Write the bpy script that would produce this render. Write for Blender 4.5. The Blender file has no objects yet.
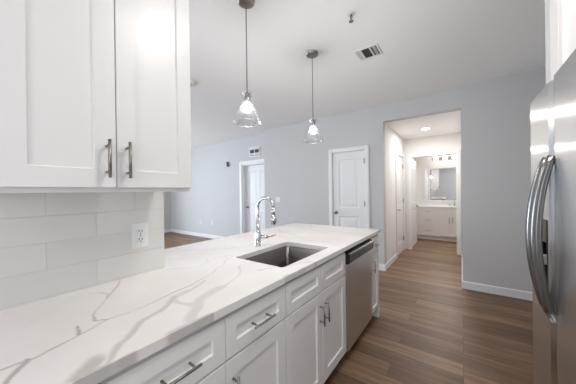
import bpy, bmesh, math, random
import numpy as np
from mathutils import Matrix, Vector
random.seed(7)
D = bpy.data
SC = bpy.context.scene
COL = SC.collection

# ------------------------------------------------------------------ camera
EYE = 1.328
cam_d = D.cameras.new('camera'); cam = D.objects.new('camera', cam_d); COL.objects.link(cam)
cam_d.sensor_width = 36.0; cam_d.lens = 36.0 * 241.7 / 576.0
cam_d.clip_start = 0.02
yaw, pitch, roll = math.radians(35.671), math.radians(-0.117), math.radians(-0.762)
fwd = Vector((-math.sin(yaw) * math.cos(pitch), math.cos(yaw) * math.cos(pitch), math.sin(pitch)))
rgt = Vector((math.cos(yaw), math.sin(yaw), 0)); upv = rgt.cross(fwd)
c, s = math.cos(roll), math.sin(roll)
rgt2, up2 = rgt * c + upv * s, upv * c - rgt * s
Rm = Matrix((rgt2, up2, -fwd)).transposed()
cam.matrix_world = Matrix.Translation((0, 0, EYE)) @ Rm.to_4x4()
SC.camera = cam

# ------------------------------------------------------------------ world, lights, exposure
P_WIN = 25; P_PAT = 180; P_KIT = 13.5; P_REAR = 6; P_KFILL = 9; P_SIDE = 2.5; P_HALL = 14; P_BATH = 16; P_BULB = 345; WORLD = 3.0
W = D.worlds.new('world'); SC.world = W; W.use_nodes = True
W.node_tree.nodes['Background'].inputs[0].default_value = (0.75, 0.86, 1.0, 1)
W.node_tree.nodes['Background'].inputs[1].default_value = WORLD
vs = SC.view_settings
vs.view_transform = 'Standard'; vs.look = 'None'; vs.gamma = 1.0; vs.use_curve_mapping = False
vs.exposure = 0.0
SC.cycles.max_bounces = 10; SC.cycles.diffuse_bounces = 6; SC.cycles.glossy_bounces = 5
SC.cycles.transmission_bounces = 8; SC.cycles.transparent_max_bounces = 12
SC.cycles.sample_clamp_indirect = 4.0
SC.cycles.caustics_reflective = False; SC.cycles.caustics_refractive = False

def area(name, loc, target, sx, sy, power, col=(1, 1, 1), shape='RECTANGLE'):
    l = D.lights.new(name, 'AREA'); l.shape = shape; l.size = sx
    if shape == 'RECTANGLE': l.size_y = sy
    l.energy = power; l.color = col
    o = D.objects.new(name, l); COL.objects.link(o); o.location = loc
    d = Vector(target) - Vector(loc)
    o.rotation_euler = d.to_track_quat('-Z', 'Y').to_euler()
    return o
COOL = (0.76, 0.87, 1.0); NEUT = (1.0, 0.96, 0.93); WARM = (1.0, 0.95, 0.91)
area('window_daylight', (-6.3, -2.75, 1.55), (-6.3, 4, 1.3), 1.9, 1.8, P_WIN, COOL)
area('window_daylight', (-3.7, -2.75, 1.55), (-3.7, 4, 1.3), 1.9, 1.8, P_WIN, COOL)
area('patio_daylight', (-8.35, 1.2, 1.3), (0, 1.2, 1.3), 2.2, 2.1, P_PAT, COOL)
area('kitchen_lamp_light', (0.05, 1.02, 2.655), (0.05, 1.02, 0), 0.34, 0.34, P_KIT, NEUT, 'DISK')
area('added_kitchen_fill', (0.45, -2.75, 1.35), (0.1, 4, .6), .9, 1.8, P_KFILL, (1, .95, .91))  # fill behind an added kitchen window, brightens the base cabinets
area('added_side_fill', (1.25, -1.1, 1.5), (-.5, .6, .7), 1.4, 1.2, P_SIDE, (1, .95, .91))  # fill through an added side opening, also for the base cabinets
area('added_rear_fill', (0.0, -1.2, 2.655), (0.0, -1.2, 0), 0.34, 0.34, P_REAR, NEUT, 'DISK')  # added fill lamp behind the camera
area('hall_lamp_light', (-0.53, 5.15, 2.435), (-0.53, 5.15, 0), 0.16, 0.16, P_HALL, WARM, 'DISK')
area('vanity_lamp_light', (-0.25, 7.70, 2.20), (-0.25, 7.0, 1.6), 0.8, 0.1, P_BATH, NEUT)

# ------------------------------------------------------------------ materials
def mat(name, col=(.8, .8, .8), rough=.5, metal=0.0, **kw):
    m = D.materials.new(name); m.use_nodes = True
    b = m.node_tree.nodes['Principled BSDF']
    b.inputs['Base Color'].default_value = (*col, 1)
    b.inputs['Roughness'].default_value = rough
    b.inputs['Metallic'].default_value = metal
    for k, v in kw.items():
        b.inputs[k].default_value = v
    return m
def nd(m, t, **kw):
    n = m.node_tree.nodes.new(t)
    for k, v in kw.items(): setattr(n, k, v)
    return n
def lk(m, a, b): m.node_tree.links.new(a, b)
def bsdf(m): return m.node_tree.nodes['Principled BSDF']
def add_bump(m, scale, strength, dist=.002, stretch=None, detail=3):
    tc = nd(m, 'ShaderNodeTexCoord'); mp = nd(m, 'ShaderNodeMapping')
    if stretch: mp.inputs['Scale'].default_value = stretch
    n = nd(m, 'ShaderNodeTexNoise'); n.inputs['Scale'].default_value = scale; n.inputs['Detail'].default_value = detail
    b = nd(m, 'ShaderNodeBump'); b.inputs['Strength'].default_value = strength; b.inputs['Distance'].default_value = dist
    lk(m, tc.outputs['Object'], mp.inputs['Vector']); lk(m, mp.outputs[0], n.inputs['Vector'])
    lk(m, n.outputs[0], b.inputs['Height']); lk(m, b.outputs[0], bsdf(m).inputs['Normal'])
    return n

M = {}
M['wall'] = mat('grey_wall_paint', (.58, .578, .572), .85); add_bump(M['wall'], 260, .10, .001)
M['bathwall'] = mat('cream_wall_paint', (.79, .775, .755), .85); add_bump(M['bathwall'], 260, .10, .001)
M['ceil'] = mat('ceiling_paint', (.92, .92, .915), .9); add_bump(M['ceil'], 180, .10, .001)
M['trim'] = mat('white_trim_paint', (.80, .80, .80), .4)
M['door'] = mat('white_door_paint', (.78, .78, .78), .4)
M['cab'] = mat('white_cabinet_lacquer', (.80, .775, .755), .32); add_bump(M['cab'], 300, .03, .0005)
M['cabin'] = mat('cabinet_shadow_gap', (.30, .29, .28), .7)
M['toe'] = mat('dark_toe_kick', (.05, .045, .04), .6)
M['black'] = mat('black_plastic', (.012, .012, .013), .22)
M['dark'] = mat('dark_slot', (.03, .03, .03), .6)
M['plate'] = mat('white_plastic', (.76, .76, .75), .3)
M['nickel'] = mat('brushed_nickel', (.29, .265, .245), .36, 1.0)
M['chrome'] = mat('chrome', (.55, .55, .57), .08, 1.0)
M['mirror'] = mat('mirror_silver', (.92, .92, .92), .01, 1.0)
M['cord'] = mat('grey_cord', (.10, .10, .10), .5)
M['sinksteel'] = mat('satin_sink_steel', (.17, .155, .145), .32, 1.0); add_bump(M['sinksteel'], 40, .08, .001, (1, 1, 12))
M['steelbody'] = mat('grey_appliance_side', (.16, .16, .165), .5)
M['rubber'] = mat('dark_gasket', (.08, .08, .08), .7)

def steel(name, col, rough, rot):
    m = mat(name, col, rough, 1.0); b = bsdf(m)
    b.inputs['Anisotropic'].default_value = .85
    b.inputs['Anisotropic Rotation'].default_value = rot
    t = nd(m, 'ShaderNodeTangent', direction_type='RADIAL', axis='Z'); lk(m, t.outputs[0], b.inputs['Tangent'])
    return m
M['fridge'] = steel('brushed_fridge_steel', (.68, .675, .67), .26, 0.0)
M['dwsteel'] = steel('brushed_dishwasher_steel', (.82, .815, .81), .36, 0.0)
M['handle'] = mat('satin_fridge_handle', (.24, .235, .23), .26, 1.0)

def emis(name, col, st):
    m = D.materials.new(name); m.use_nodes = True; nt = m.node_tree; nt.nodes.clear()
    e = nt.nodes.new('ShaderNodeEmission'); e.inputs[0].default_value = (*col, 1); e.inputs[1].default_value = st
    o = nt.nodes.new('ShaderNodeOutputMaterial'); nt.links.new(e.outputs[0], o.inputs[0]); return m
M['bulb'] = emis('glowing_bulb', (1, .95, .915), P_BULB)
M['lens'] = emis('glowing_lamp_lens', (1, .95, .88), 9)
M['vlens'] = emis('glowing_vanity_glass', (1, .97, .92), 7)

def glass():
    m = D.materials.new('clear_glass'); m.use_nodes = True; nt = m.node_tree; nt.nodes.clear()
    o = nt.nodes.new('ShaderNodeOutputMaterial'); mx = nt.nodes.new('ShaderNodeMixShader')
    tr = nt.nodes.new('ShaderNodeBsdfTransparent'); gl = nt.nodes.new('ShaderNodeBsdfGlossy'); gl.inputs['Roughness'].default_value = .22
    lw = nt.nodes.new('ShaderNodeLayerWeight'); lw.inputs['Blend'].default_value = .35
    mr = nt.nodes.new('ShaderNodeMapRange'); mr.inputs[3].default_value = .05; mr.inputs[4].default_value = .9
    tr.inputs[0].default_value = (.97, .98, .99, 1)
    nt.links.new(lw.outputs['Facing'], mr.inputs[0]); nt.links.new(mr.outputs[0], mx.inputs[0])
    nt.links.new(tr.outputs[0], mx.inputs[1]); nt.links.new(gl.outputs[0], mx.inputs[2]); nt.links.new(mx.outputs[0], o.inputs[0])
    return m
M['glass'] = glass()

# plank floor: planks run along X
m = M['floor'] = mat('wood_plank_floor', (.2, .12, .08), .42, **{'Specular IOR Level': .3}); b = bsdf(m)
tc = nd(m, 'ShaderNodeTexCoord')
br = nd(m, 'ShaderNodeTexBrick'); br.offset = .37; br.offset_frequency = 3
br.inputs['Scale'].default_value = 1; br.inputs['Brick Width'].default_value = 1.22; br.inputs['Row Height'].default_value = .15
br.inputs['Mortar Size'].default_value = .0012; br.inputs['Mortar Smooth'].default_value = .3; br.inputs['Bias'].default_value = 0
br.inputs['Color1'].default_value = (0, 0, 0, 1); br.inputs['Color2'].default_value = (1, 1, 1, 1); br.inputs['Mortar'].default_value = (.2, .2, .2, 1)
lk(m, tc.outputs['Object'], br.inputs['Vector'])
# long grain, shifted plank by plank
sh = nd(m, 'ShaderNodeVectorMath', operation='MULTIPLY_ADD'); sh.inputs[1].default_value = (7, 3, 5)
lk(m, br.outputs['Color'], sh.inputs[0]); lk(m, tc.outputs['Object'], sh.inputs[2])
mp = nd(m, 'ShaderNodeMapping'); mp.inputs['Scale'].default_value = (1.3, 22, 1); lk(m, sh.outputs[0], mp.inputs[0])
n1 = nd(m, 'ShaderNodeTexNoise'); n1.inputs['Scale'].default_value = 1.6; n1.inputs['Detail'].default_value = 7; n1.inputs['Roughness'].default_value = .62; n1.inputs['Distortion'].default_value = .5
lk(m, mp.outputs[0], n1.inputs['Vector'])
mp2 = nd(m, 'ShaderNodeMapping'); mp2.inputs['Scale'].default_value = (.8, 6, 1); lk(m, sh.outputs[0], mp2.inputs[0])
n2 = nd(m, 'ShaderNodeTexNoise'); n2.inputs['Scale'].default_value = 1.5; n2.inputs['Detail'].default_value = 3
lk(m, mp2.outputs[0], n2.inputs['Vector'])
a1 = nd(m, 'ShaderNodeMath', operation='MULTIPLY_ADD'); a1.inputs[1].default_value = .24
lk(m, br.outputs['Color'], a1.inputs[0])
a2 = nd(m, 'ShaderNodeMath', operation='MULTIPLY_ADD'); a2.inputs[1].default_value = .75; a2.inputs[2].default_value = -.24
lk(m, n1.outputs[0], a2.inputs[0])
a3 = nd(m, 'ShaderNodeMath', operation='MULTIPLY_ADD'); a3.inputs[1].default_value = .55
lk(m, n2.outputs[0], a3.inputs[0]); lk(m, a2.outputs[0], a3.inputs[2]); lk(m, a3.outputs[0], a1.inputs[2])
cr = nd(m, 'ShaderNodeValToRGB'); e = cr.color_ramp.elements
e[0].position = .10; e[0].color = (.062, .034, .019, 1); e[1].position = .85; e[1].color = (.38, .24, .145, 1)
x = cr.color_ramp.elements.new(.45); x.color = (.165, .097, .057, 1)
lk(m, a1.outputs[0], cr.inputs[0])
mxm = nd(m, 'ShaderNodeMixRGB'); mxm.inputs[2].default_value = (.03, .02, .015, 1)
lk(m, br.outputs['Fac'], mxm.inputs[0]); lk(m, cr.outputs[0], mxm.inputs[1]); lk(m, mxm.outputs[0], b.inputs['Base Color'])
bp_ = nd(m, 'ShaderNodeBump'); bp_.inputs['Strength'].default_value = .15; bp_.inputs['Distance'].default_value = .002
lk(m, n1.outputs[0], bp_.inputs['Height']); lk(m, bp_.outputs[0], b.inputs['Normal'])

# glossy running-bond wall tile on the plane facing +X
m = M['tile'] = mat('glossy_white_tile', (.7, .7, .7), .10); b = bsdf(m)
tc = nd(m, 'ShaderNodeTexCoord'); sp = nd(m, 'ShaderNodeSeparateXYZ'); lk(m, tc.outputs['Object'], sp.inputs[0])
TW, TH = .326, .107
au = nd(m, 'ShaderNodeMath', operation='ADD'); au.inputs[1].default_value = -.218 + .5 * TW + 10 * TW
av = nd(m, 'ShaderNodeMath', operation='ADD'); av.inputs[1].default_value = -1.243 + 20 * TH
lk(m, sp.outputs[1], au.inputs[0]); lk(m, sp.outputs[2], av.inputs[0])
cb = nd(m, 'ShaderNodeCombineXYZ'); lk(m, au.outputs[0], cb.inputs[0]); lk(m, av.outputs[0], cb.inputs[1])
br = nd(m, 'ShaderNodeTexBrick'); br.offset = .5; br.offset_frequency = 2
br.inputs['Scale'].default_value = 1; br.inputs['Brick Width'].default_value = TW; br.inputs['Row Height'].default_value = TH
br.inputs['Mortar Size'].default_value = .0016; br.inputs['Mortar Smooth'].default_value = .4
br.inputs['Color1'].default_value = (.655, .635, .60, 1); br.inputs['Color2'].default_value = (.70, .68, .645, 1); br.inputs['Mortar'].default_value = (.60, .585, .56, 1)
lk(m, cb.outputs[0], br.inputs['Vector']); lk(m, br.outputs['Color'], b.inputs['Base Color'])
nz = nd(m, 'ShaderNodeTexNoise'); nz.inputs['Scale'].default_value = 9; nz.inputs['Detail'].default_value = 1
lk(m, tc.outputs['Object'], nz.inputs['Vector'])
b1 = nd(m, 'ShaderNodeBump'); b1.inputs['Strength'].default_value = .35; b1.inputs['Distance'].default_value = .004; lk(m, nz.outputs[0], b1.inputs['Height'])
b2 = nd(m, 'ShaderNodeBump'); b2.invert = True; b2.inputs['Strength'].default_value = .8; b2.inputs['Distance'].default_value = .0015
lk(m, br.outputs['Fac'], b2.inputs['Height']); lk(m, b1.outputs[0], b2.inputs['Normal']); lk(m, b2.outputs[0], b.inputs['Normal'])
mr = nd(m, 'ShaderNodeMapRange'); mr.inputs[3].default_value = .10; mr.inputs[4].default_value = .6
lk(m, br.outputs['Fac'], mr.inputs[0]); lk(m, mr.outputs[0], b.inputs['Roughness'])

# veined white quartz
m = M['quartz'] = mat('veined_white_quartz', (.8, .78, .76), .22); b = bsdf(m)
at = nd(m, 'ShaderNodeAttribute', attribute_name='vein')
tc = nd(m, 'ShaderNodeTexCoord'); nz = nd(m, 'ShaderNodeTexNoise'); nz.inputs['Scale'].default_value = 2.6; nz.inputs['Detail'].default_value = 5
lk(m, tc.outputs['Object'], nz.inputs['Vector'])
cr = nd(m, 'ShaderNodeValToRGB'); e = cr.color_ramp.elements
e[0].position = .35; e[0].color = (.74, .70, .67, 1); e[1].position = .65; e[1].color = (.83, .80, .775, 1)
lk(m, nz.outputs[0], cr.inputs[0])
mx = nd(m, 'ShaderNodeMixRGB'); mx.inputs[2].default_value = (.30, .27, .25, 1)
lk(m, at.outputs['Fac'], mx.inputs[0]); lk(m, cr.outputs[0], mx.inputs[1]); lk(m, mx.outputs[0], b.inputs['Base Color'])

# ------------------------------------------------------------------ mesh helpers (world coordinates in, local out)
OFF = {}
class MB:
    def __init__(s): s.bm = bmesh.new()
    def box(s, x0, x1, y0, y1, z0, z1, bev=0, seg=1):
        t = bmesh.new(); bmesh.ops.create_cube(t, size=1)
        for v in t.verts:
            v.co = Vector(((x0 + x1) / 2 + v.co.x * abs(x1 - x0), (y0 + y1) / 2 + v.co.y * abs(y1 - y0), (z0 + z1) / 2 + v.co.z * abs(z1 - z0)))
        if bev: bmesh.ops.bevel(t, geom=t.edges[:], offset=bev, segments=seg, affect='EDGES', profile=.5)
        s.merge(t); return s
    def merge(s, t, mx=None):
        if mx is not None: bmesh.ops.transform(t, matrix=mx, verts=t.verts)
        me = D.meshes.new('t'); t.to_mesh(me); t.free(); s.bm.from_mesh(me); D.meshes.remove(me)
    def cyl(s, p0, p1, r, seg=20, r2=None, bev=0):
        p0, p1 = Vector(p0), Vector(p1); d = p1 - p0
        t = bmesh.new(); bmesh.ops.create_cone(t, cap_ends=True, segments=seg, radius1=r, radius2=r if r2 is None else r2, depth=d.length)
        if bev:
            es = [e for e in t.edges if abs(e.verts[0].co.z - e.verts[1].co.z) < 1e-6]
            bmesh.ops.bevel(t, geom=es, offset=bev, segments=2, affect='EDGES')
        for f in t.faces: f.smooth = len(f.verts) == 4
        mx = Matrix.Translation((p0 + p1) / 2) @ d.to_track_quat('Z', 'Y').to_matrix().to_4x4()
        s.merge(t, mx); return s
    def lathe(s, prof, cx, cy, seg=32, cap=False):
        rings = []
        for r, z in prof:
            rings.append([s.bm.verts.new((cx + r * math.cos(2 * math.pi * k / seg), cy + r * math.sin(2 * math.pi * k / seg), z)) for k in range(seg)])
        for a, b in zip(rings, rings[1:]):
            for k in range(seg):
                f = s.bm.faces.new((a[k], a[(k + 1) % seg], b[(k + 1) % seg], b[k])); f.smooth = True
        if cap:
            s.bm.faces.new(rings[0]); s.bm.faces.new(rings[-1])
        return s
    def tube(s, pts, rad, seg=14, flat=1.0, ref=(0, 0, 1)):
        pts = [Vector(p) for p in pts]; n = len(pts); rings = []
        rad = rad if isinstance(rad, (list, tuple)) else [rad] * n
        u = None
        for i, p in enumerate(pts):
            t = (pts[min(i + 1, n - 1)] - pts[max(i - 1, 0)]).normalized()
            if u is None:
                u = Vector(ref).cross(t)
                if u.length < 1e-3: u = Vector((1, 0, 0)).cross(t)
            u = (u - t * u.dot(t)).normalized(); w = t.cross(u)
            rings.append([s.bm.verts.new(p + (u * math.cos(2 * math.pi * k / seg) * flat + w * math.sin(2 * math.pi * k / seg)) * rad[i]) for k in range(seg)])
        for a, b in zip(rings, rings[1:]):
            for k in range(seg):
                f = s.bm.faces.new((a[k], a[(k + 1) % seg], b[(k + 1) % seg], b[k])); f.smooth = True
        s.bm.faces.new(rings[0]); s.bm.faces.new(rings[-1]); return s
    def sphere(s, c, r, sz=1.0, seg=20):
        t = bmesh.new(); bmesh.ops.create_uvsphere(t, u_segments=seg, v_segments=seg // 2, radius=r)
        for f in t.faces: f.smooth = True
        s.merge(t, Matrix.Translation(c) @ Matrix.Diagonal((1, 1, sz, 1))); return s
    def prism(s, pts, axis, a, b, bev=0):
        t = bmesh.new()
        def mk(p, h):
            if axis == 'X': return (h, p[0], p[1])
            if axis == 'Y': return (p[0], h, p[1])
            return (p[0], p[1], h)
        A = [t.verts.new(mk(p, a)) for p in pts]; B = [t.verts.new(mk(p, b)) for p in pts]
        t.faces.new(A); t.faces.new(B)
        for i in range(len(pts)): t.faces.new((A[i], A[(i + 1) % len(pts)], B[(i + 1) % len(pts)], B[i]))
        bmesh.ops.recalc_face_normals(t, faces=t.faces)
        if bev: bmesh.ops.bevel(t, geom=t.edges[:], offset=bev, segments=2, affect='EDGES')
        s.merge(t); return s
    # slab with recessed panels; local frame: a along width, h up, front = +n
    def slab(s, org, ua, un, w, h, t, cuts_a, cuts_h, cells, dep=.008, slope=.004, raised=0, bev=.0015):
        bm = bmesh.new(); A = [0] + cuts_a + [w]; Hh = [0] + cuts_h + [h]
        g = {}
        for i, a in enumerate(A):
            for j, z in enumerate(Hh): g[i, j] = bm.verts.new((a, t, z))
        fs = {}
        for i in range(len(A) - 1):
            for j in range(len(Hh) - 1):
                fs[i, j] = bm.faces.new((g[i, j], g[i, j + 1], g[i + 1, j + 1], g[i + 1, j]))
        # sides and back
        r = bmesh.ops.extrude_edge_only(bm, edges=[e for e in bm.edges if e.is_boundary])
        vs_ = [v for v in r['geom'] if isinstance(v, bmesh.types.BMVert)]
        for v in vs_: v.co.y = 0
        bmesh.ops.holes_fill(bm, edges=[e for e in bm.edges if e.is_boundary])
        bmesh.ops.recalc_face_normals(bm, faces=bm.faces)
        for c_ in cells:
            f = fs[c_]
            bmesh.ops.inset_individual(bm, faces=[f], thickness=slope, depth=-dep, use_even_offset=True)
            if raised:
                bmesh.ops.inset_individual(bm, faces=[f], thickness=raised, depth=0, use_even_offset=True)
                bmesh.ops.inset_individual(bm, faces=[f], thickness=slope * 2, depth=dep * .7, use_even_offset=True)
        if bev:
            es = [e for e in bm.edges if len(e.link_faces) == 2 and all(min(abs(v.co.x), abs(v.co.x - w)) < 1e-6 or min(abs(v.co.z), abs(v.co.z - h)) < 1e-6 for v in e.verts)
                  and abs(e.verts[0].co.y - t) < 1e-6 and abs(e.verts[1].co.y - t) < 1e-6 and e.link_faces[0].normal.dot(e.link_faces[1].normal) < .5]
            bmesh.ops.bevel(bm, geom=es, offset=bev, segments=2, affect='EDGES')
        ua, un = Vector(ua), Vector(un)
        mx = Matrix(((ua.x, un.x, 0, org[0]), (ua.y, un.y, 0, org[1]), (0, 0, 1, org[2]), (0, 0, 0, 1)))
        if mx.to_3x3().determinant() < 0: bmesh.ops.reverse_faces(bm, faces=bm.faces)
        s.merge(bm, mx); return s
    def build(s, name, m, parent=None, origin=None, smooth=False):
        off = OFF[parent.name] if parent else Vector(origin or (0, 0, 0))
        bmesh.ops.translate(s.bm, verts=s.bm.verts, vec=-off)
        if smooth:
            for f in s.bm.faces: f.smooth = True
        me = D.meshes.new(name); s.bm.to_mesh(me); s.bm.free()
        me.materials.append(m); o = D.objects.new(name, me); COL.objects.link(o)
        if parent: o.parent = parent
        else: o.location = off
        OFF[o.name] = off
        return o
def thing(name, loc, label, cat, group=None, kind=None):
    o = D.objects.new(name, None); COL.objects.link(o); o.location = loc; o.empty_display_size = .1
    OFF[o.name] = Vector(loc); tag(o, label, cat, group, kind); return o
def tag(o, label, cat, group=None, kind=None):
    if label: o['label'] = label
    if cat: o['category'] = cat
    if group: o['group'] = group
    if kind: o['kind'] = kind
    return o
def struct(name, mb, m, label, cat):
    return tag(mb.build(name, m), label, cat, kind='structure')

# ------------------------------------------------------------------ dimensions
ZC = 2.718; ZH = 2.463
XW = -1.343; YWE = .687                 # tiled wall and its free end
XC = -.698; XCB = -1.79; YCE = 2.632    # counter front edge, bar edge, far end
YF = 4.151; YR = 3.992; YB = 4.388; XN = -3.632; XHL = -1.042; XHR = .002; YE = 5.95
XL = -8.1; XR = 1.10; YREAR = -2.6; YBATH = 7.93; XB0 = -1.10; XB1 = .75

# ------------------------------------------------------------------ setting
struct('floor', MB().box(XL - .2, XR + .2, YREAR - .2, YBATH + .2, -.1, 0), M['floor'], 'brown wood plank floor running through kitchen, hall and bathroom', 'floor')
struct('ceiling', MB().box(XL - .2, XR + .2, YREAR - .2, YB + .2, ZC, ZC + .1), M['ceil'], 'smooth pale grey ceiling over kitchen and living room', 'ceiling')
struct('ceiling_hall', MB().box(XHL - .2, XR, YF + .13, YBATH + .2, ZH, ZH + .1), M['ceil'], 'lower white ceiling of hallway and bathroom', 'ceiling')
# wall with openings: far living wall
w = MB(); w.box(XL, -4.60, YB, YB + .15, 0, ZC); w.box(-4.60, -3.66, YB, YB + .15, 2.035, ZC); w.box(-3.66, XN + .1, YB, YB + .15, 0, ZC)
struct('wall_back_left', w, M['wall'], 'pale blue-grey living room wall holding the entry door', 'wall')
w = MB(); w.box(XN, -1.965, YF, YF + .13, 0, ZC); w.box(-1.965, -1.325, YF, YF + .13, 2.045, ZC); w.box(-1.325, XHL - .12, YF, YF + .13, 0, ZC)
w.box(XHL - .12, XHR, YF, YF + .13, ZH, ZC); w.box(XHL - .12, XHL, YF, YF + .13, 0, ZH); w.box(XN, XN + .12, YF + .13, YB, 0, ZC)
struct('wall_back', w, M['wall'], 'grey wall with closet door and header over the hallway opening', 'wall')
struct('wall_back_right', MB().box(XHR, XR, YR, YR + .30, 0, ZC), M['wall'], 'plain grey wall right of the hallway beside the refrigerator', 'wall')
w = MB(); w.box(XHL - .12, XHL, YF + .13, 5.12, 0, ZH); w.box(XHL - .12, XHL, 5.12, 5.80, 2.04, ZH); w.box(XHL - .12, XHL, 5.80, YE, 0, ZH)
struct('wall_hall_left', w, M['bathwall'], 'cream left wall of the hallway', 'wall')
struct('wall_hall_right', MB().box(XHR, XHR + .12, YR + .30, YE, 0, ZH), M['bathwall'], 'cream right wall of the hallway', 'wall')
w = MB(); w.box(XB0 - .1, -.925, YE, YE + .115, 0, ZH); w.box(-.925, -.075, YE, YE + .115, 2.06, ZH); w.box(-.075, XB1 + .1, YE, YE + .115, 0, ZH)
struct('wall_hall_end', w, M['bathwall'], 'cream wall at the hallway end around the bathroom doorway', 'wall')
struct('wall_bath_left', MB().box(XB0 - .1, XB0, YE + .115, YBATH, 0, ZH), M['bathwall'], 'left wall of the bathroom', 'wall')
struct('wall_bath_right', MB().box(XB1, XB1 + .1, YE + .115, YBATH, 0, ZH), M['bathwall'], 'right wall of the bathroom', 'wall')
struct('wall_bath_back', MB().box(XB0 - .1, XB1 + .1, YBATH, YBATH + .1, 0, ZH), M['bathwall'], 'bathroom wall behind the vanity and mirror', 'wall')
struct('wall_left', MB().box(XW - .125, XW - .009, YREAR, YWE - .002, 0, ZC), M['wall'], 'short kitchen wall behind the tiles and upper cabinet', 'wall')
struct('wall_left_tiles', MB().box(XW - .009, XW, -1.2, YWE, .914, 1.42), M['tile'], 'glossy off-white tile backsplash above the counter', 'backsplash')
struct('wall_right', MB().box(XR, XR + .1, YREAR, -1.9, 0, ZC).box(XR, XR + .1, -.3, YR, 0, ZC).box(XR, XR + .1, -1.9, -.3, 0, .85).box(XR, XR + .1, -1.9, -.3, 2.2, ZC), M['wall'], 'kitchen wall behind the refrigerator', 'wall')  # opening out of view, added to let the side fill in
struct('wall_right_wing', MB().box(.385, XR, 1.842, 1.925, 0, ZC), M['wall'], 'narrow grey wing wall beside the refrigerator', 'wall')
# far left wall with a wide patio opening, rear wall with windows (added out of view to let daylight in, the kitchen one as fill)
w = MB(); w.box(XL - .12, XL, YREAR, .05, 0, ZC); w.box(XL - .12, XL, 2.35, YB, 0, ZC); w.box(XL - .12, XL, .05, 2.35, 2.4, ZC)
struct('wall_living_left', w, M['wall'], 'living room side wall with the patio opening', 'wall')
w = MB(); w.box(XL, -7.3, YREAR - .12, YREAR, 0, ZC); w.box(-5.3, -4.7, YREAR - .12, YREAR, 0, ZC); w.box(-2.7, -.1, YREAR - .12, YREAR, 0, ZC); w.box(1.0, XR, YREAR - .12, YREAR, 0, ZC)
for a, b_ in ((-7.3, -5.3), (-4.7, -2.7), (-.1, 1.0)): w.box(a, b_, YREAR - .12, YREAR, 0, .6); w.box(a, b_, YREAR - .12, YREAR, 2.45, ZC)
struct('wall_rear', w, M['bathwall'], 'rear wall with two living room windows and an added kitchen fill window', 'wall')
for i, (a, b_) in enumerate(((-7.3, -5.3), (-4.7, -2.7), (-.1, 1.0))):
    f = MB()
    for x0, x1, z0, z1 in ((a, a + .06, .6, 2.45), (b_ - .06, b_, .6, 2.45), (a + .06, b_ - .06, .6, .66), (a + .06, b_ - .06, 2.39, 2.45), ((a + b_) / 2 - .03, (a + b_) / 2 + .03, .66, 2.39)):
        f.box(x0, x1, YREAR - .09, YREAR - .03, z0, z1, .003)
    struct('window_%d' % (i + 1), f, M['trim'], ('white window frame of the living room, nearer the side wall', 'white window frame of the living room, nearer the kitchen', 'white frame of the unseen kitchen window added for fill light')[i], 'window')

def base(name, pts, label, h=.10, t=.013):
    # one run of baseboard as extruded profile along segments; each seg = (x0,y0,x1,y1,nx,ny)
    w = MB()
    for x0, y0, x1, y1, nx, ny in pts:
        if abs(nx) > .5:
            prof = [(x0, 0), (x0 + nx * t, 0), (x0 + nx * t, h - .012), (x0 + nx * t * .5, h), (x0, h)]
            w.prism(prof, 'Y', y0, y1)
        else:
            prof = [(y0, 0), (y0 + ny * t, 0), (y0 + ny * t, h - .012), (y0 + ny * t * .5, h), (y0, h)]
            w.prism(prof, 'X', x0, x1)
    return struct(name, w, M['trim'], label, 'baseboard')
base('baseboard_back_right', [(XHR - .013, YR, XR, YR, 0, -1), (XHR, YR, XHR, YR + .3, -1, 0), (XHR, YR + .3, XHR, YE, -1, 0)], 'white baseboard under the grey wall right of the hallway')
base('baseboard_hall_left', [(XHL, YF - .013, XHL, 5.03, 1, 0), (-1.24, YF, XHL, YF, 0, -1)], 'white baseboard turning into the hallway on the left')
base('baseboard_back', [(XN, YF, -2.03, YF, 0, -1)], 'white baseboard left of the closet door')
base('baseboard_back_left', [(XL, YB, -4.70, YB, 0, -1), (XL, 2.35, XL, YB, 1, 0)], 'white baseboard of the far living room wall')
base('baseboard_bath', [(XB0, 6.07, XB0, YBATH, 1, 0)], 'white baseboard of the bathroom side wall')

# ---- panelled doors
def casing(w, x0, x1, z1, y, t=.018, cw=.075):
    for a, b_, c0, c1 in ((x0 - cw, x0, 0, z1 + cw), (x1, x1 + cw, 0, z1 + cw), (x0, x1, z1, z1 + cw)):
        w.box(a, b_, y - t, y, c0, c1, .003)
        w.box(a + .012, b_ - .012 if c0 == 0 else b_, y - t - .005, y - t, max(c0, 0), c1 - .012, .002)
def lever(parent, p, n, side, name='door_handle'):
    n = Vector(n); sd = Vector(side); p = Vector(p); w = MB()
    w.cyl(p, p + n * .008, .027, 24, bev=.002); w.cyl(p + n * .008, p + n * .05, .009)
    w.tube([p + n * .05, p + n * .052 + sd * .04, p + n * .048 + sd * .11], [.009, .008, .006], 10)
    return w.build(name, M['nickel'], parent)
def knob(parent, p, n):
    n = Vector(n); p = Vector(p); w = MB(); w.cyl(p, p + n * .007, .027, 24, bev=.002); w.cyl(p, p + n * .04, .009); w.sphere(p + n * .055, .026)
    return w.build('door_knob', M['nickel'], parent)
def hinge(parent, p, n, along=(1, 0, 0)):
    n = Vector(n); p = Vector(p); w = MB(); w.cyl(p + n * .006 - Vector((0, 0, .045)), p + n * .006 + Vector((0, 0, .045)), .007, 12)
    al = Vector(along); a, b_ = p - al * .022, p + al * .001
    w.box(min(a.x, b_.x, (p + n * .003).x, (a).x) , max(a.x, b_.x, (p + n * .003).x), min(a.y, b_.y, (p + n * .003).y), max(a.y, b_.y, (p + n * .003).y), p.z - .045, p.z + .045)
    return w.build('hinge', M['nickel'], parent)
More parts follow.
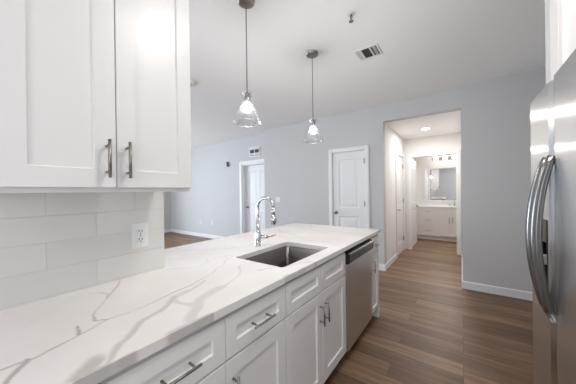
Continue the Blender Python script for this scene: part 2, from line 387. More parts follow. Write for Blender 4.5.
# closet door in the back wall
d = thing('door_1', (-1.645, YF, 0), 'white two-panel closet door in the grey back wall', 'door', kind='structure')
w = MB(); casing(w, -1.95, -1.34, 2.03, YF, cw=.072)
w.box(-1.965, -1.95, YF, YF + .13, 0, 2.045); w.box(-1.34, -1.325, YF, YF + .13, 0, 2.045); w.box(-1.95, -1.34, YF, YF + .13, 2.03, 2.045)
w.build('door_frame', M['trim'], d)
MB().slab((-1.947, YF + .043, .008), (1, 0, 0), (0, -1, 0), .604, 2.018, .035, [.115, .489], [.22, .86, 1.01, 1.89], [(1, 1), (1, 3)], .009, .012, .03).build('door_leaf', M['door'], d)
knob(d, (-1.885, YF + .008, .93), (0, -1, 0))
for z in (.22, 1.10, 1.84): hinge(d, (-1.345, YF + .004, z), (0, -1, 0))
# living room door, set back in a deep jamb
d = thing('door_2', (-4.13, YB, 0), 'white panelled entry door in the far living room wall', 'door', kind='structure')
w = MB(); casing(w, -4.60, -3.66, 2.035, YB, cw=.085)
w.box(-4.60, -4.575, YB, YB + .15, 0, 2.035); w.box(-3.685, -3.66, YB, YB + .15, 0, 2.035); w.box(-4.575, -3.685, YB, YB + .15, 2.01, 2.035)
w.build('door_frame', M['trim'], d)
MB().slab((-4.572, YB + .145, .008), (1, 0, 0), (0, -1, 0), .884, 2.0, .042, [.12, .40, .484, .764], [.22, .82, .97, 1.85], [(1, 1), (3, 1), (1, 3), (3, 3)], .009, .012, .02).build('door_leaf', M['door'], d)
knob(d, (-4.50, YB + .103, .94), (0, -1, 0))
# hall side door
d = thing('door_3', (XHL, 5.46, 0), 'white panelled door in the left wall of the hallway', 'door', kind='structure')
w = MB()
for a, b_, c0, c1 in ((5.05, 5.12, 0, 2.11), (5.80, 5.87, 0, 2.11), (5.12, 5.80, 2.04, 2.11)): w.box(XHL, XHL + .018, a, b_, c0, c1, .003)
w.box(XHL - .12, XHL, 5.12, 5.13, 0, 2.04); w.box(XHL - .12, XHL, 5.79, 5.80, 0, 2.04); w.box(XHL - .12, XHL, 5.13, 5.79, 2.03, 2.04)
w.build('door_frame', M['trim'], d)
MB().slab((XHL - .04, 5.133, .008), (0, 1, 0), (1, 0, 0), .654, 2.018, .035, [.115, .539], [.22, .86, 1.01, 1.89], [(1, 1), (1, 3)], .009, .012, .03).build('door_leaf', M['door'], d)
lever(d, (XHL - .005, 5.19, .93), (1, 0, 0), (0, 1, 0))
for z in (.28, 1.10, 1.84): hinge(d, (XHL - .002, 5.785, z), (1, 0, 0), (0, 1, 0))
# bathroom doorway with its open leaf
d = thing('door_4', (-.5, YE, 0), 'white cased bathroom doorway, its door open against the left', 'door', kind='structure')
w = MB(); casing(w, -.912, -.088, 2.045, YE, cw=.082)
w.box(-.925, -.912, YE, YE + .115, 0, 2.06); w.box(-.088, -.075, YE, YE + .115, 0, 2.06); w.box(-.912, -.088, YE, YE + .115, 2.045, 2.06)
w.build('door_frame', M['trim'], d)
MB().slab((-.963, YE + .13, .01), (0, 1, 0), (1, 0, 0), .80, 2.02, .035, [.12, .68], [.22, .86, 1.01, 1.89], [(1, 1), (1, 3)], .009, .012, .03).build('door_leaf', M['door'], d)
lever(d, (-.928, YE + .86, .93), (1, 0, 0), (0, -1, 0))
w = MB(); w.box(-.092, -.087, YE + .02, YE + .05, .90, .96); w.build('strike_plate', M['nickel'], d)

# ------------------------------------------------------------------ wall fittings
def outlet(x, y, z, n, label, cat, name, kind_, wid=.072, h=.116, group=None):
    n = Vector(n); a = Vector((-n.y, n.x, 0)); t = thing(name, (x, y, z), label, cat, group)
    def pb(a0, a1, n0, n1, z0, z1, bev=0):
        p = [Vector((x, y, 0)) + a * u + n * v for u in (a0, a1) for v in (n0, n1)]
        return (min(q.x for q in p), max(q.x for q in p), min(q.y for q in p), max(q.y for q in p), z + z0, z + z1, bev)
    MB().box(*pb(-wid / 2, wid / 2, .0002, .006, -h / 2, h / 2, .002)).build('cover_plate', M['plate'], t)
    if kind_ == 'outlet':
        for zz in (.0205, -.0205):
            r = MB().box(*pb(-.0165, .0165, .006, .009, zz - .0145, zz + .0145, .0012)).build('receptacle', M['plate'], t)
            sl = MB(); sl.box(*pb(-.0085, -.0055, .0088, .0094, zz - .001, zz + .010)); sl.box(*pb(.0055, .0085, .0088, .0094, zz - .001, zz + .009)); sl.box(*pb(-.0025, .0025, .0088, .0094, zz - .010, zz - .005))
            sl.build('slots', M['dark'], r)
        MB().cyl(Vector((x, y, z)) + n * .006, Vector((x, y, z)) + n * .0075, .003, 10).build('screw', M['nickel'], t)
    elif kind_ == 'switch':
        for u in (-.023, .023):
            MB().box(*pb(u - .016, u + .016, .006, .0095, -.033, .033, .0015)).build('rocker', M['plate'], t)
    return t
outlet(XW, .562, 1.112, (1, 0, 0), 'white duplex outlet in the tile backsplash under the upper cabinet', 'outlet', 'wall_outlet', 'outlet', .078, .125)
outlet(-6.40, YB, .44, (0, -1, 0), 'left of the two small white outlets low on the living room wall', 'outlet', 'wall_outlet', 'outlet', group='living room wall outlets')
outlet(-5.85, YB, .445, (0, -1, 0), 'right of the two small white outlets low on the living room wall', 'outlet', 'wall_outlet', 'outlet', group='living room wall outlets')
outlet(-3.25, YF, 1.155, (0, -1, 0), 'white double light switch on the grey wall behind the faucet', 'light switch', 'light_switch', 'switch', .118, .118)
# return air grille above the entry door
t = thing('wall_vent', (-4.15, YB, 2.33), 'white air grille on the wall above the entry door', 'vent')
w = MB()
for a, b_, c0, c1 in ((-4.33, -4.30, 2.20, 2.45), (-4.0, -3.97, 2.20, 2.45), (-4.30, -4.0, 2.42, 2.45), (-4.30, -4.0, 2.20, 2.23), (-4.16, -4.14, 2.23, 2.42)): w.box(a, b_, YB - .014, YB, c0, c1, .002)
w.build('frame', M['plate'], t)
for a, b_ in ((-4.30, -4.16), (-4.14, -4.0)):
    for z in (2.245, 2.262, 2.279, 2.375, 2.392, 2.408): MB().box(a, b_, YB - .012, YB - .002, z, z + .013).build('louvre', M['plate'], t)
MB().box(-4.30, -4.0, YB - .003, YB - .0005, 2.23, 2.42).build('duct_opening', M['dark'], t)
# small dark bracket on the living wall
t = thing('wall_bracket', (-5.14, YB, 2.10), 'small dark bracket high on the living room wall left of the entry door', 'bracket')
MB().box(-5.20, -5.08, YB - .008, YB - .0005, 2.06, 2.12, .003).build('mount_plate', M['plate'], t)
w = MB(); w.box(-5.175, -5.11, YB - .05, YB - .008, 2.10, 2.155, .006); w.box(-5.13, -5.10, YB - .07, YB - .008, 2.02, 2.12, .006)
w.build('bracket_arm', M['steelbody'], t)

# ------------------------------------------------------------------ ceiling fittings
t = thing('ceiling_vent', (-.75, 2.46, ZC), 'square white ceiling air register with dark slots', 'vent')
w = MB(); x0, x1, y0, y1 = -.865, -.635, 2.355, 2.57
w.box(x0, x1, y0, y0 + .02, ZC - .008, ZC, .002); w.box(x0, x1, y1 - .02, y1, ZC - .008, ZC, .002); w.box(x0, x0 + .018, y0 + .02, y1 - .02, ZC - .008, ZC, .002); w.box(x1 - .018, x1, y0 + .02, y1 - .02, ZC - .008, ZC, .002)
w.build('frame', M['plate'], t)
w = MB(); w.box(x0 + .055, x0 + .068, y0 + .02, y1 - .02, ZC - .009, ZC - .001); w.box(x1 - .085, x1 - .072, y0 + .02, y1 - .02, ZC - .009, ZC - .001)
for k in range(5): w.box(x1 - .03 - k * .0065 + .0, x1 - .028 - k * .0065, y0 + .02, y1 - .02, ZC - .008, ZC - .001)
for k in range(6): w.box(x0 + .020 + k * .006, x0 + .0235 + k * .006, y0 + .02, y1 - .02, ZC - .008, ZC - .001)
w.build('louvres', M['plate'], t)
MB().box(x0 + .018, x1 - .018, y0 + .02, y1 - .02, ZC - .002, ZC - .0005).build('duct_opening', M['dark'], t)
t = thing('fire_sprinkler', (-.693, 1.85, ZC), 'small dark fire sprinkler head hanging from the ceiling', 'sprinkler')
MB().cyl((-.693, 1.85, ZC), (-.693, 1.85, ZC - .006), .03, 24, bev=.002).build('escutcheon', M['plate'], t)
w = MB(); w.cyl((-.693, 1.85, ZC - .006), (-.693, 1.85, ZC - .03), .010); w.tube([(-.693, 1.838, ZC - .03), (-.693, 1.833, ZC - .042), (-.693, 1.85, ZC - .055)], .003, 8); w.tube([(-.693, 1.862, ZC - .03), (-.693, 1.867, ZC - .042), (-.693, 1.85, ZC - .055)], .003, 8)
w.cyl((-.693, 1.85, ZC - .055), (-.693, 1.85, ZC - .058), .018, 16); w.build('sprinkler_head', M['nickel'], t)
t = thing('smoke_detector', (-2.76, 1.78, ZC), 'small round white ceiling fitting beside the upper cabinet', 'smoke detector')
MB().lathe([(.001, ZC - .034), (.045, ZC - .034), (.062, ZC - .024), (.066, ZC - .0005)], -2.76, 1.78).build('cover', M['plate'], t)
MB().cyl((-2.74, 1.77, ZC - .034), (-2.74, 1.77, ZC - .036), .008, 12).build('sensor', M['dark'], t)
def disc_lamp(x, y, z, r, label):
    t = thing('ceiling_light', (x, y, z), label, 'ceiling light')
    MB().lathe([(r * .84, z - .034), (r * .98, z - .030), (r, z - .020), (r, z - .0005)], x, y, 40).build('trim_ring', M['plate'], t)
    MB().cyl((x, y, z - .033), (x, y, z - .026), r * .84, 40).build('lens', M['lens'], t)
    return t
disc_lamp(.05, 1.02, ZC, .18, 'round white flush ceiling light over the kitchen aisle')
disc_lamp(0, -1.2, ZC, .18, 'round white flush ceiling light added behind the camera as kitchen fill')  # unseen lamp, put in to fill the kitchen with light
t = thing('recessed_light', (-.53, 5.15, ZH), 'small round glowing ceiling light in the hallway', 'ceiling light')
MB().lathe([(.070, ZH - .006), (.085, ZH - .008), (.098, ZH - .0005)], -.53, 5.15).build('trim_ring', M['plate'], t)
MB().cyl((-.53, 5.15, ZH - .008), (-.53, 5.15, ZH - .001), .070, 32).build('lens', M['lens'], t)

# ------------------------------------------------------------------ pendants
def pendant(x, y, label):
    t = thing('pendant_light', (x, y, ZC), label, 'pendant light', 'glass pendants over the peninsula')
    MB().lathe([(.001, ZC - .026), (.045, ZC - .026), (.060, ZC - .020), (.065, ZC - .0005)], x, y).build('canopy', M['nickel'], t)
    MB().tube([(x, y, ZC - .026), (x, y, 2.4), (x, y, 2.06)], .0035, 8).build('cord', M['cord'], t)
    w = MB(); w.lathe([(.004, 2.062), (.008, 2.058), (.010, 2.045), (.020, 2.040), (.021, 1.985), (.017, 1.975), (.001, 1.975)], x, y, 24)
    w.cyl((x - .036, y, 2.035), (x + .036, y, 2.035), .0035, 8); w.cyl((x, y - .036, 2.035), (x, y + .036, 2.035), .0035, 8)
    w.build('socket', M['nickel'], t)
    prof = [(.040, 2.050), (.034, 2.030), (.026, 2.005), (.031, 1.985), (.045, 1.955), (.075, 1.890), (.100, 1.835), (.103, 1.828)]
    prof += [(r - .003, z) for r, z in reversed(prof)]
    prof += [prof[0]]
    MB().lathe(prof, x, y, 40).build('glass_shade', M['glass'], t)
    b_ = MB(); b_.lathe([(.001, 1.982), (.013, 1.980), (.014, 1.972), (.024, 1.962), (.031, 1.945), (.031, 1.930), (.024, 1.914), (.012, 1.906), (.001, 1.904)], x, y, 24); b_.build('light_bulb', M['bulb'], t)
    return t
pendant(-1.256, 1.258, 'clear glass cone pendant hanging nearest the upper cabinet')
pendant(-1.210, 2.135, 'clear glass cone pendant hanging farther away, near the peninsula end')

# ------------------------------------------------------------------ counter
HX0, HX1, HY0, HY1 = -1.175, -.793, 1.047, 1.612
VE = [  # (points, half width, strength)
 ([(-.735, .20), (-.705, .17), (-.69, .27)], .016, .55), ([(-.700, .38), (-.694, .52)], .012, .5), ([(-.700, .95), (-.694, 1.12)], .010, .35),
 ([(-1.333, .475), (-1.24, .41), (-1.136, .356), (-1.062, .300), (-1.016, .281), (-.975, .268), (-.948, .292)], .0027, .62),
 ([(-.880, -.20), (-.885, -.05), (-.888, .063), (-.889, .121), (-.916, .206), (-.948, .292), (-.946, .354), (-.965, .493), (-.990, .600), (-1.02, .72), (-1.10, .88), (-1.2, 1.0)], .0027, .60),
 ([(-.989, .225), (-.955, .216), (-.921, .213)], .003, .75),
 ([(-.70, .02), (-.79, .055), (-.85, .075), (-.893, .105)], .004, .7),
 ([(-1.269, .335), (-1.20, .372), (-1.136, .356)], .0022, .5),
 ([(-.66, .18), (-.712, .221), (-.764, .262), (-.806, .310), (-.846, .351), (-.858, .421), (-.893, .480), (-.928, .518)], .008, .42),
 ([(-.928, .518), (-.942, .579), (-.965, .64), (-.981, .690)], .012, .30),
 ([(-.905, .501), (-.855, .50), (-.80, .523), (-.755, .49), (-.706, .446)], .015, .30),
 ([(-.80, .523), (-.83, .56), (-.836, .591), (-.845, .64), (-.856, .687)], .015, .30),
 ([(-.856, .687), (-.88, .76), (-.904, .838), (-.96, .89), (-1.013, .941)], .006, .33),
 ([(-1.33, .66), (-1.26, .72), (-1.2, .80), (-1.23, .9), (-1.32, .93)], .005, .24),
 ([(-1.78, .98), (-1.62, .985), (-1.5, 1.08), (-1.39, 1.21), (-1.33, 1.35), (-1.40, 1.6), (-1.52, 1.9)], .005, .28),
 ([(-1.6, .75), (-1.45, .82), (-1.324, .934), (-1.25, 1.02), (-1.22, 1.25)], .004, .22),
 ([(-.70, 1.25), (-.76, 1.18), (-.80, 1.05), (-.88, .95)], .008, .26),
 ([(-.69, 1.62), (-.74, 1.70), (-.90, 1.78), (-1.1, 1.75), (-1.3, 1.9), (-1.55, 2.0), (-1.79, 2.2)], .006, .26),
 ([(-.69, 2.3), (-.85, 2.2), (-1.0, 2.3), (-1.25, 2.2), (-1.45, 2.45), (-1.55, 2.63)], .005, .22),
 ([(-1.05, 1.60), (-1.1, 1.75)], .004, .2),
]
def veins(P):
    rng = np.random.RandomState(3); out = np.zeros(len(P))
    # wobble so that the veins are not straight between the points
    wob = np.stack([.005 * np.sin(P[:, 1] * 31 + 2 * np.sin(P[:, 0] * 21)) + .001 * np.sin(P[:, 1] * 131 + P[:, 0] * 90),
                    .005 * np.sin(P[:, 0] * 33 + 2 * np.sin(P[:, 1] * 19)) + .001 * np.sin(P[:, 0] * 143 - P[:, 1] * 77)], 1)
    Q = P + wob
    wid = 1 + .45 * np.sin(P[:, 0] * 37 + P[:, 1] * 23)
    for pts, hw, st in VE:
        for (ax, ay), (bx, by) in zip(pts, pts[1:]):
            a = np.array((ax, ay)); d_ = np.array((bx - ax, by - ay)); t_ = np.clip(((Q - a) @ d_) / (d_ @ d_), 0, 1)
            dist = np.hypot(*(Q - a - t_[:, None] * d_).T); w_ = hw * wid
            out = np.maximum(out, st * np.clip(1.7 - dist / w_ * 1.1, 0, 1))
    return out
def counter():
    ZT, ZB = .914, .884; st = .0045
    def seg(vals):
        r = []
        for a, b_ in zip(vals, vals[1:]):
            n = max(1, round((b_ - a) / st)); r += [a + (b_ - a) * k / n for k in range(n)]
        return r + [vals[-1]]
    BV = .003
    xs = seg([XCB, XW, HX0, HX1, XC]); ys = seg([-.62, YWE, HY0, HY1, YCE])
    vid = {}; verts = []; faces = []
    def V(i, j):
        if (i, j) not in vid: vid[i, j] = len(verts); verts.append((xs[i], ys[j], ZT))
        return vid[i, j]
    e9 = 1e-7; edges = {}
    for i in range(len(xs) - 1):
        for j in range(len(ys) - 1):
            cx, cy = (xs[i] + xs[i + 1]) / 2, (ys[j] + ys[j + 1]) / 2
            if cx < XW and cy < YWE: continue
            if HX0 < cx < HX1 and HY0 < cy < HY1: continue
            q = [V(i, j), V(i + 1, j), V(i + 1, j + 1), V(i, j + 1)]; faces.append(q)
            for a, b_ in zip(q, q[1:] + q[:1]):
                if (b_, a) in edges: del edges[b_, a]
                else: edges[a, b_] = 1
    low = {}
    def Lw(a):
        if a not in low: low[a] = len(verts); verts.append((verts[a][0], verts[a][1], ZB))
        return low[a]
    for a, b_ in list(edges): faces.append([a, Lw(a), Lw(b_), b_])
    # underside
    for x0, x1, y0, y1 in ((XW, XC, -.62, YWE), (XCB, XC, YWE, HY0), (XCB, HX0, HY0, HY1), (HX1, XC, HY0, HY1), (XCB, XC, HY1, YCE)):
        k = len(verts); verts += [(x0, y0, ZB), (x0, y1, ZB), (x1, y1, ZB), (x1, y0, ZB)]; faces.append([k, k + 1, k + 2, k + 3])
    # rounded cutout corners
    R = .018
    for cx, cy, sx, sy in ((HX0, HY0, 1, 1), (HX1, HY0, -1, 1), (HX1, HY1, -1, -1), (HX0, HY1, 1, -1)):
        pts = [(cx, cy)] + [(cx + sx * R * (1 - math.sin(t_)), cy + sy * R * (1 - math.cos(t_))) for t_ in [k * math.pi / 12 for k in range(7)]]
        k = len(verts); n = len(pts); verts += [(x_, y_, ZT) for x_, y_ in pts] + [(x_, y_, ZB) for x_, y_ in pts]
        f = list(range(k, k + n)); fl = list(range(k + n, k + 2 * n))
        if sx * sy > 0: faces.append(f[::-1]); 
        else: faces.append(f)
        for a in range(1, n - 1):
            q = [k + a, k + a + 1, k + n + a + 1, k + n + a]; faces.append(q if sx * sy < 0 else q[::-1])
    me = D.meshes.new('countertop'); me.from_pydata(verts, [], faces)
    P = np.array(verts)[:, :2]; at_ = me.attributes.new('vein', 'FLOAT', 'POINT'); at_.data.foreach_set('value', veins(P).astype(np.float32))
    me.materials.append(M['quartz']); o = D.objects.new('countertop', me); COL.objects.link(o)
    tag(o, 'white quartz countertop with grey-brown veins and a sink cutout', 'countertop')
    return o
counter()

# ------------------------------------------------------------------ sink and faucet
t = thing('kitchen_sink', (-1.003, 1.334, .66), 'undermount stainless steel sink with dark satin bowl in the peninsula', 'sink')
def rring(x0, x1, y0, y1, r, z, n=6):
    out = []
    for cx, cy, a0 in ((x1 - r, y1 - r, 0), (x0 + r, y1 - r, 90), (x0 + r, y0 + r, 180), (x1 - r, y0 + r, 270)):
        for k in range(n + 1):
            a = math.radians(a0 + 90 * k / n); out.append((cx + r * math.cos(a), cy + r * math.sin(a), z))
    return out
w = MB(); levels = []
g = .002
for dx, r, z in ((-.020, .03, .883), (g, .022, .883), (g, .022, .70), (g + .004, .026, .682), (g + .018, .03, .670), (g + .05, .03, .666)):
    levels.append([w.bm.verts.new(p) for p in rring(HX0 - g + dx, HX1 + g - dx, HY0 - g + dx, HY1 + g - dx, r, z)])
for a, b_ in zip(levels, levels[1:]):
    n = len(a)
    for k in range(n): f = w.bm.faces.new((a[k], b_[k], b_[(k + 1) % n], a[(k + 1) % n])); f.smooth = a is not levels[0]
w.bm.faces.new(levels[-1][::-1]); w.build('bowl', M['sinksteel'], t)
w = MB(); w.lathe([(.001, .668), (.030, .668), (.036, .672), (.045, .671), (.046, .667)], -1.05, 1.334); w.build('drain', M['chrome'], t)

FX, FY = -1.275, 1.372
t = thing('kitchen_faucet', (FX, FY, .914), 'polished chrome gooseneck pull-down faucet behind the sink', 'faucet')
w = MB(); w.lathe([(.001, .9145), (.029, .9145), (.029, .921), (.024, .925), (.0225, 1.01), (.020, 1.02), (.016, 1.03), (.001, 1.03)], FX, FY, 28); w.build('base', M['chrome'], t)
arc = [(FX, FY, 1.02), (FX, FY, 1.21)]
R_ = .070; ux, uy = .985, .17
for k in range(1, 13):
    a = math.pi * k / 12 * 1.0; arc.append((FX + ux * R_ * (1 - math.cos(a)), FY + uy * R_ * (1 - math.cos(a)), 1.21 + R_ * math.sin(a)))
ex, ey = arc[-1][0], arc[-1][1]
MB().tube(arc, .0125, 16, ref=(0, 1, 0)).build('spout', M['chrome'], t)
w = MB(); w.cyl((ex, ey, 1.205), (ex, ey, 1.155), .015, 20, bev=.002); w.cyl((ex, ey, 1.153), (ex, ey, 1.085), .017, 20, .020, bev=.002); w.box(ex + .014, ex + .024, ey - .007, ey + .007, 1.10, 1.135, .003)
w.build('spray_head', M['chrome'], t)
w = MB(); w.cyl((FX + .018, FY + .008, .985), (FX + .075, FY + .03, .985), .015, 18, bev=.002); w.tube([(FX + .066, FY + .028, .985), (FX + .10, FY + .05, .99), (FX + .125, FY + .065, 1.0)], [.006, .0055, .004], 10)
w.build('lever_handle', M['chrome'], t)

# ------------------------------------------------------------------ cabinets
def bar_pull(parent, p, along, n, L=.13, r=.0050, stand=.032, name='handle'):
    p, al, n = Vector(p), Vector(along), Vector(n); w = MB()
    w.cyl(p + n * stand - al * L / 2, p + n * stand + al * L / 2, r, 14, bev=.001)
    for s_ in (-1, 1): w.cyl(p + al * s_ * (L / 2 - .02), p + n * stand + al * s_ * (L / 2 - .02), r * .85, 12)
    return w.build(name, M['nickel'], parent)
XF = XC - .014    # faces of doors and drawers
TK = .019
def front(parent, name, y0, y1, z0, z1, sw=.064, xf=XF):
    g_ = .0016
    w_, h_ = y1 - y0 - 2 * g_, z1 - z0
    return MB().slab((xf - TK, y0 + g_, z0), (0, 1, 0), (1, 0, 0), w_, h_, TK, [sw, w_ - sw], [sw, h_ - sw], [(1, 1)], .009, .003).build(name, M['cab'], parent)
def base_cab(y0, y1, label, lay):
    t = thing('base_cabinet', (-1.03, (y0 + y1) / 2, 0), label, 'cabinet', 'white base cabinets')
    w = MB(); x0, x1 = XW + .002, XF - TK - .001
    th = .018
    w.box(x0, x1, y0 + .0005, y0 + th, .105, .882); w.box(x0, x1, y1 - th, y1 - .0005, .105, .882)
    w.box(x0, x0 + .012, y0 + th, y1 - th, .105, .882); w.box(x0 + .012, x1, y0 + th, y1 - th, .105, .123)
    for zz in ((.862, .882), (.690, .712)): w.box(x1 - .03, x1, y0 + th, y1 - th, *zz)
    w.build('carcass', M['cab'], t)
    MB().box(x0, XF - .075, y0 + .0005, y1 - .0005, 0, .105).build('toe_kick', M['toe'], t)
    lay(t); return t
ZD0, ZD1, ZDR, ZT_ = .122, .697, .705, .863
zc_ = (ZDR + ZT_) / 2
def lay_drawers(y0, y1):
    def f(t):
        ym = (y0 + y1) / 2
        for a, b_, sd in ((y0, ym, 1), (ym, y1, -1)):
            d_ = front(t, 'drawer', a, b_, ZDR, ZT_, .052); bar_pull(d_, (XF - .004, (a + b_) / 2, zc_ - .004), (0, 1, 0), (1, 0, 0), stand=.036)
            d_ = front(t, 'door', a, b_, ZD0, ZD1); bar_pull(d_, (XF, (b_ if sd > 0 else a) - sd * .032, .575), (0, 0, 1), (1, 0, 0))
    return f
def lay_sink(y0, y1):
    def f(t):
        ym = (y0 + y1) / 2
        for a, b_, sd in ((y0, ym, 1), (ym, y1, -1)):
            front(t, 'false_drawer_front', a, b_, ZDR, ZT_, .052)
            d_ = front(t, 'door', a, b_, ZD0, ZD1); bar_pull(d_, (XF, (b_ if sd > 0 else a) - sd * .032, .575), (0, 0, 1), (1, 0, 0))
    return f
def lay_end(y0, y1):
    def f(t):
        d_ = front(t, 'drawer', y0, y1, ZDR, ZT_, .052); bar_pull(d_, (XF - .004, (y0 + y1) / 2, zc_ - .004), (0, 1, 0), (1, 0, 0), L=.11, stand=.036)
        d_ = front(t, 'door', y0, y1, ZD0, ZD1, .05); bar_pull(d_, (XF, y0 + .032, .60), (0, 0, 1), (1, 0, 0))
    return f
base_cab(-.55, .208, 'white shaker base cabinet nearest the camera, mostly out of view', lay_drawers(-.55, .208))
base_cab(.209, .961, 'white shaker base cabinet with two drawers with bar pulls, left of the sink', lay_drawers(.209, .961))
base_cab(.962, 1.722, 'white shaker cabinet with two doors under the sink', lay_sink(.962, 1.722))
t = base_cab(2.336, 2.585, 'narrow white shaker base cabinet at the peninsula end past the dishwasher', lay_end(2.336, 2.585))
MB().box(XW + .002, XF, 2.586, 2.602, 0, .882, .001).build('end_panel', M['cab'], t)
# back of the peninsula under the bar
w = MB(); w.box(XW - .03, XW, YWE + .003, 2.602, 0, .883)
tag(w.build('peninsula_back_panel', M['cab']), 'white panel closing the living room side of the peninsula', 'panel')

# ------------------------------------------------------------------ dishwasher
Y0, Y1 = 1.727, 2.331
t = thing('dishwasher', (-1.0, (Y0 + Y1) / 2, 0), 'stainless steel dishwasher with black control strip in the peninsula', 'dishwasher')
MB().box(XW + .03, -.745, Y0 + .004, Y1 - .004, .05, .868).build('tub', M['rubber'], t)
MB().box(-.745, -.702, Y0 + .002, Y1 - .002, .115, .768, .006, 3).build('door', M['dwsteel'], t)
w = MB(); w.prism([(-.745, .772), (-.700, .772), (-.684, .782), (-.680, .846), (-.690, .856), (-.725, .868), (-.745, .868)], 'Y', Y0 + .002, Y1 - .002, .002)
cp = w.build('control_panel', M['black'], t)
for k in range(7): MB().cyl((-.705, Y0 + .10 + k * .03, .8605), (-.705, Y0 + .10 + k * .03, .8628), .004, 8).build('button', M['steelbody'], cp)
MB().box(-1.2, -.775, Y0 + .004, Y1 - .004, 0, .112).build('toe_panel', M['black'], t)

# ------------------------------------------------------------------ upper cabinet
XU = -.996
t = thing('upper_cabinet', (-1.17, .345, 1.34), 'white two-door shaker wall cabinet above the tile backsplash', 'cabinet')
w = MB(); ya, yb = .062, .640
w.box(XW + .001, XU - TK - .001, ya, ya + .018, 1.334, 2.41); w.box(XW + .001, XU - TK - .001, yb - .018, yb, 1.334, 2.41)
w.box(XW + .001, XU - TK - .001, ya + .018, yb - .018, 1.352, 1.368); w.box(XW + .001, XU - TK - .001, ya + .018, yb - .018, 2.392, 2.41); w.box(XW + .001, XW + .01, ya + .018, yb - .018, 1.368, 2.392)
w.box(XU - TK - .021, XU - TK - .001, ya + .018, yb - .018, 1.334, 1.375)
w.build('carcass', M['cab'], t)
ym = .345
for a, b_, sd in ((ya, ym, 1), (ym, yb, -1)):
    d_ = front(t, 'door', a, b_, 1.350, 2.405, .062, XU)
    bar_pull(d_, (XU, (b_ if sd > 0 else a) - sd * .031, 1.448), (0, 0, 1), (1, 0, 0), L=.130, r=.0052)

# ------------------------------------------------------------------ refrigerator
FX0 = .299; FY0, FYS, FY1 = .905, 1.432, 1.815; FZ = 1.77
t = thing('refrigerator', (.68, 1.36, 0), 'stainless steel side-by-side refrigerator with curved bar handles', 'refrigerator')
MB().box(FX0 + .075, 1.07, FY0 + .005, FY1 - .005, .02, FZ - .025, .004).build('body', M['steelbody'], t)
MB().box(FX0 + .05, FX0 + .11, FY0 + .01, FY1 - .01, .0, .06).build('base_grille', M['dark'], t)
def fdoor(y0, y1, name='door', hole=None):
    # gently bowed door front
    n = 12; pts = []
    for k in range(n + 1):
        u = k / n; y = y0 + (y1 - y0) * u; e_ = min(u, 1 - u)
        pts.append((FX0 + .010 * (1 - min(1, e_ * (y1 - y0) / .018)) ** 2, y))
    w = MB()
    if hole:
        ha, hb, hz0, hz1 = hole
        def prof(a, b_):
            return [(FX0, a), (FX0, b_), (FX0 + .07, b_), (FX0 + .07, a)]
        w.prism([(x_, y_) for x_, y_ in pts if y_ < ha] + [(FX0, ha), (FX0 + .07, ha), (FX0 + .07, y0)], 'Z', .07, FZ)
        w.prism([(FX0, hb)] + [(x_, y_) for x_, y_ in pts if y_ > hb] + [(FX0 + .07, y1), (FX0 + .07, hb)], 'Z', .07, FZ)
        w.prism(prof(ha, hb), 'Z', .07, hz0); w.prism(prof(ha, hb), 'Z', hz1, FZ)
    else:
        w.prism(pts + [(FX0 + .07, y1), (FX0 + .07, y0)], 'Z', .07, FZ)
    return w.build(name, M['fridge'], t)
d1 = fdoor(FY0, FYS - .003); HOLE = (FYS + .06, FYS + .26, .86, 1.19)
d2 = fdoor(FYS + .003, FY1, hole=HOLE)
d2['label'] = 'door with the ice and water dispenser'
def fhandle(door, y, sgn):
    z0, z1 = .80, 1.455; pts = []; n = 18
    for k in range(n + 1):
        u = k / n; z = z0 + (z1 - z0) * u
        pts.append((FX0 - .004 - .050 * math.sin(math.pi * u) ** .75, y, z))
    w = MB(); w.tube(pts, [.0145 + .0045 * math.sin(math.pi * k / n) for k in range(n + 1)], 16, ref=(0, 1, 0)); return w.build('handle', M['handle'], door)
fhandle(d1, FYS - .040, -1); fhandle(d2, FYS + .040, 1)
ha, hb, hz0, hz1 = HOLE
w = MB(); w.box(FX0 + .055, FX0 + .069, ha, hb, hz0, hz1); w.box(FX0 - .002, FX0 + .055, ha, ha + .006, hz0, hz1); w.box(FX0 - .002, FX0 + .055, hb - .006, hb, hz0, hz1)
w.box(FX0 - .002, FX0 + .055, ha + .006, hb - .006, hz0, hz0 + .012); w.box(FX0 - .003, FX0 + .055, ha + .006, hb - .006, hz1 - .10, hz1)
ds = w.build('dispenser', M['black'], d2)
w = MB(); w.box(FX0 - .002, FX0 + .05, ha + .08, hb - .08, hz0 + .12, hz0 + .16, .004); w.build('dispenser_paddle', M['plate'], ds)
for y in (FY0 + .03, FY1 - .06):
    MB().box(FX0 + .01, FX0 + .12, y, y + .035, FZ - .004, FZ + .012, .004).build('hinge_cover', M['steelbody'], t)
# cabinet above the refrigerator
t = thing('upper_cabinet', (.74, 1.36, 1.80), 'white shaker wall cabinet above the refrigerator', 'cabinet')
MB().box(.405, XR - .001, .86, 1.84, 1.795, 2.60, .001).build('carcass', M['cab'], t)
MB().box(.386, .405, 1.715, 1.84, 1.795, 2.60, .001).build('filler_strip', M['cab'], t)
for a, b_ in ((.86, 1.287), (1.288, 1.714)):
    MB().slab((.405, b_ - .002, 1.80), (0, -1, 0), (-1, 0, 0), b_ - a - .003, .795, TK, [.06, b_ - a - .063], [.06, .735], [(1, 1)], .009, .003).build('door', M['cab'], t)

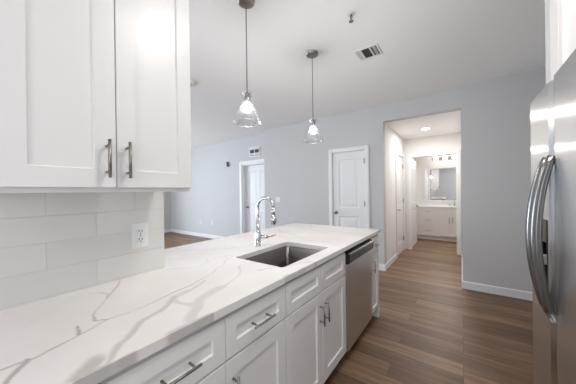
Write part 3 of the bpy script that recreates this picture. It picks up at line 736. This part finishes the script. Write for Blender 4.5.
# ------------------------------------------------------------------ bathroom
VX0, VX1, VY0 = -1.085, .60, 7.40
t = thing('vanity_cabinet', (-.17, 7.65, 0), 'white bathroom vanity with a drawer stack and two doors', 'vanity')
MB().box(VX0, VX1, VY0, YBATH - .002, .10, .845, .001).build('carcass', M['cab'], t)
MB().box(VX0, VX1, VY0 + .06, YBATH - .01, 0, .10).build('toe_kick', M['cab'], t)
def vf(name, x0, x1, z0, z1, sw):
    return MB().slab((x0 + .002, VY0, z0), (1, 0, 0), (0, -1, 0), x1 - x0 - .004, z1 - z0, TK, [sw, x1 - x0 - .004 - sw], [sw, z1 - z0 - sw], [(1, 1)], .009, .003).build(name, M['cab'], t)
for z0, z1 in ((.66, .83), (.39, .655), (.115, .385)):
    d_ = vf('drawer', -.915, -.52, z0, z1, .04); bar_pull(d_, (-.72, VY0 - TK + .004, (z0 + z1) / 2), (1, 0, 0), (0, -1, 0), L=.11)
vf('false_drawer_front', -.50, .05, .66, .83, .04)
for x0, x1, hx in ((-.50, -.225, -.26), (-.225, .05, -.19)):
    d_ = vf('door', x0, x1, .115, .655, .055); bar_pull(d_, (hx, VY0 - TK, .54), (0, 0, 1), (0, -1, 0), L=.15)
for z0, z1 in ((.66, .83), (.39, .655), (.115, .385)): d_ = vf('drawer', .07, .58, z0, z1, .04)
t = thing('bathroom_countertop', (-.17, 7.65, .845), 'white vanity countertop with backsplash in the bathroom', 'countertop')
MB().box(-1.095, VX1 + .02, VY0 - .025, YBATH - .002, .846, .885, .003).build('counter_slab', M['plate'], t)
MB().box(-1.095, VX1 + .02, YBATH - .022, YBATH - .002, .885, .96, .002).build('backsplash', M['plate'], t)
t = thing('bathroom_faucet', (-.16, 7.80, .885), 'small chrome faucet on the vanity top', 'faucet')
w = MB(); w.cyl((-.16, 7.80, .8855), (-.16, 7.80, .95), .022, 20, bev=.002); w.tube([(-.16, 7.80, .94), (-.16, 7.79, 1.02), (-.16, 7.75, 1.05), (-.16, 7.69, 1.02)], .011, 12); w.build('spout', M['chrome'], t)
for x_ in (-.26, -.06):
    w = MB(); w.cyl((x_, 7.80, .8855), (x_, 7.80, .93), .018, 16, bev=.002); w.tube([(x_, 7.80, .935), (x_, 7.76, .945)], .006, 8); w.build('tap_handle', M['chrome'], t)
t = thing('bathroom_mirror', (-.25, YBATH, 1.47), 'large framed rectangular mirror above the vanity', 'mirror')
mx0, mx1, mz0, mz1 = -.872, .38, .985, 1.965; w = MB(); fw = .045
for a, b_, c0, c1 in ((mx0, mx0 + fw, mz0, mz1), (mx1 - fw, mx1, mz0, mz1), (mx0 + fw, mx1 - fw, mz0, mz0 + fw), (mx0 + fw, mx1 - fw, mz1 - fw, mz1)): w.box(a, b_, YBATH - .024, YBATH - .0015, c0, c1, .002)
w.build('frame', M['trim'], t)
MB().box(mx0 + fw, mx1 - fw, YBATH - .016, YBATH - .002, mz0 + fw, mz1 - fw).build('mirror_glass', M['mirror'], t)
t = thing('vanity_light', (-.25, YBATH, 2.2), 'bright glowing light bar above the bathroom mirror', 'wall light')
MB().box(-.66, .16, YBATH - .03, YBATH - .0015, 2.14, 2.22, .003).build('backplate', M['chrome'], t)
for k in range(4):
    x_ = -.57 + k * .213
    sh_ = MB(); sh_.cyl((x_, YBATH - .03, 2.18), (x_, YBATH - .09, 2.18), .012, 12); sh_.build('arm', M['chrome'], t)
    MB().lathe([(.001, 2.13), (.04, 2.13), (.055, 2.15), (.052, 2.23), (.03, 2.25), (.001, 2.25)], x_, YBATH - .11, 24).build('glass_shade', M['vlens'], t)
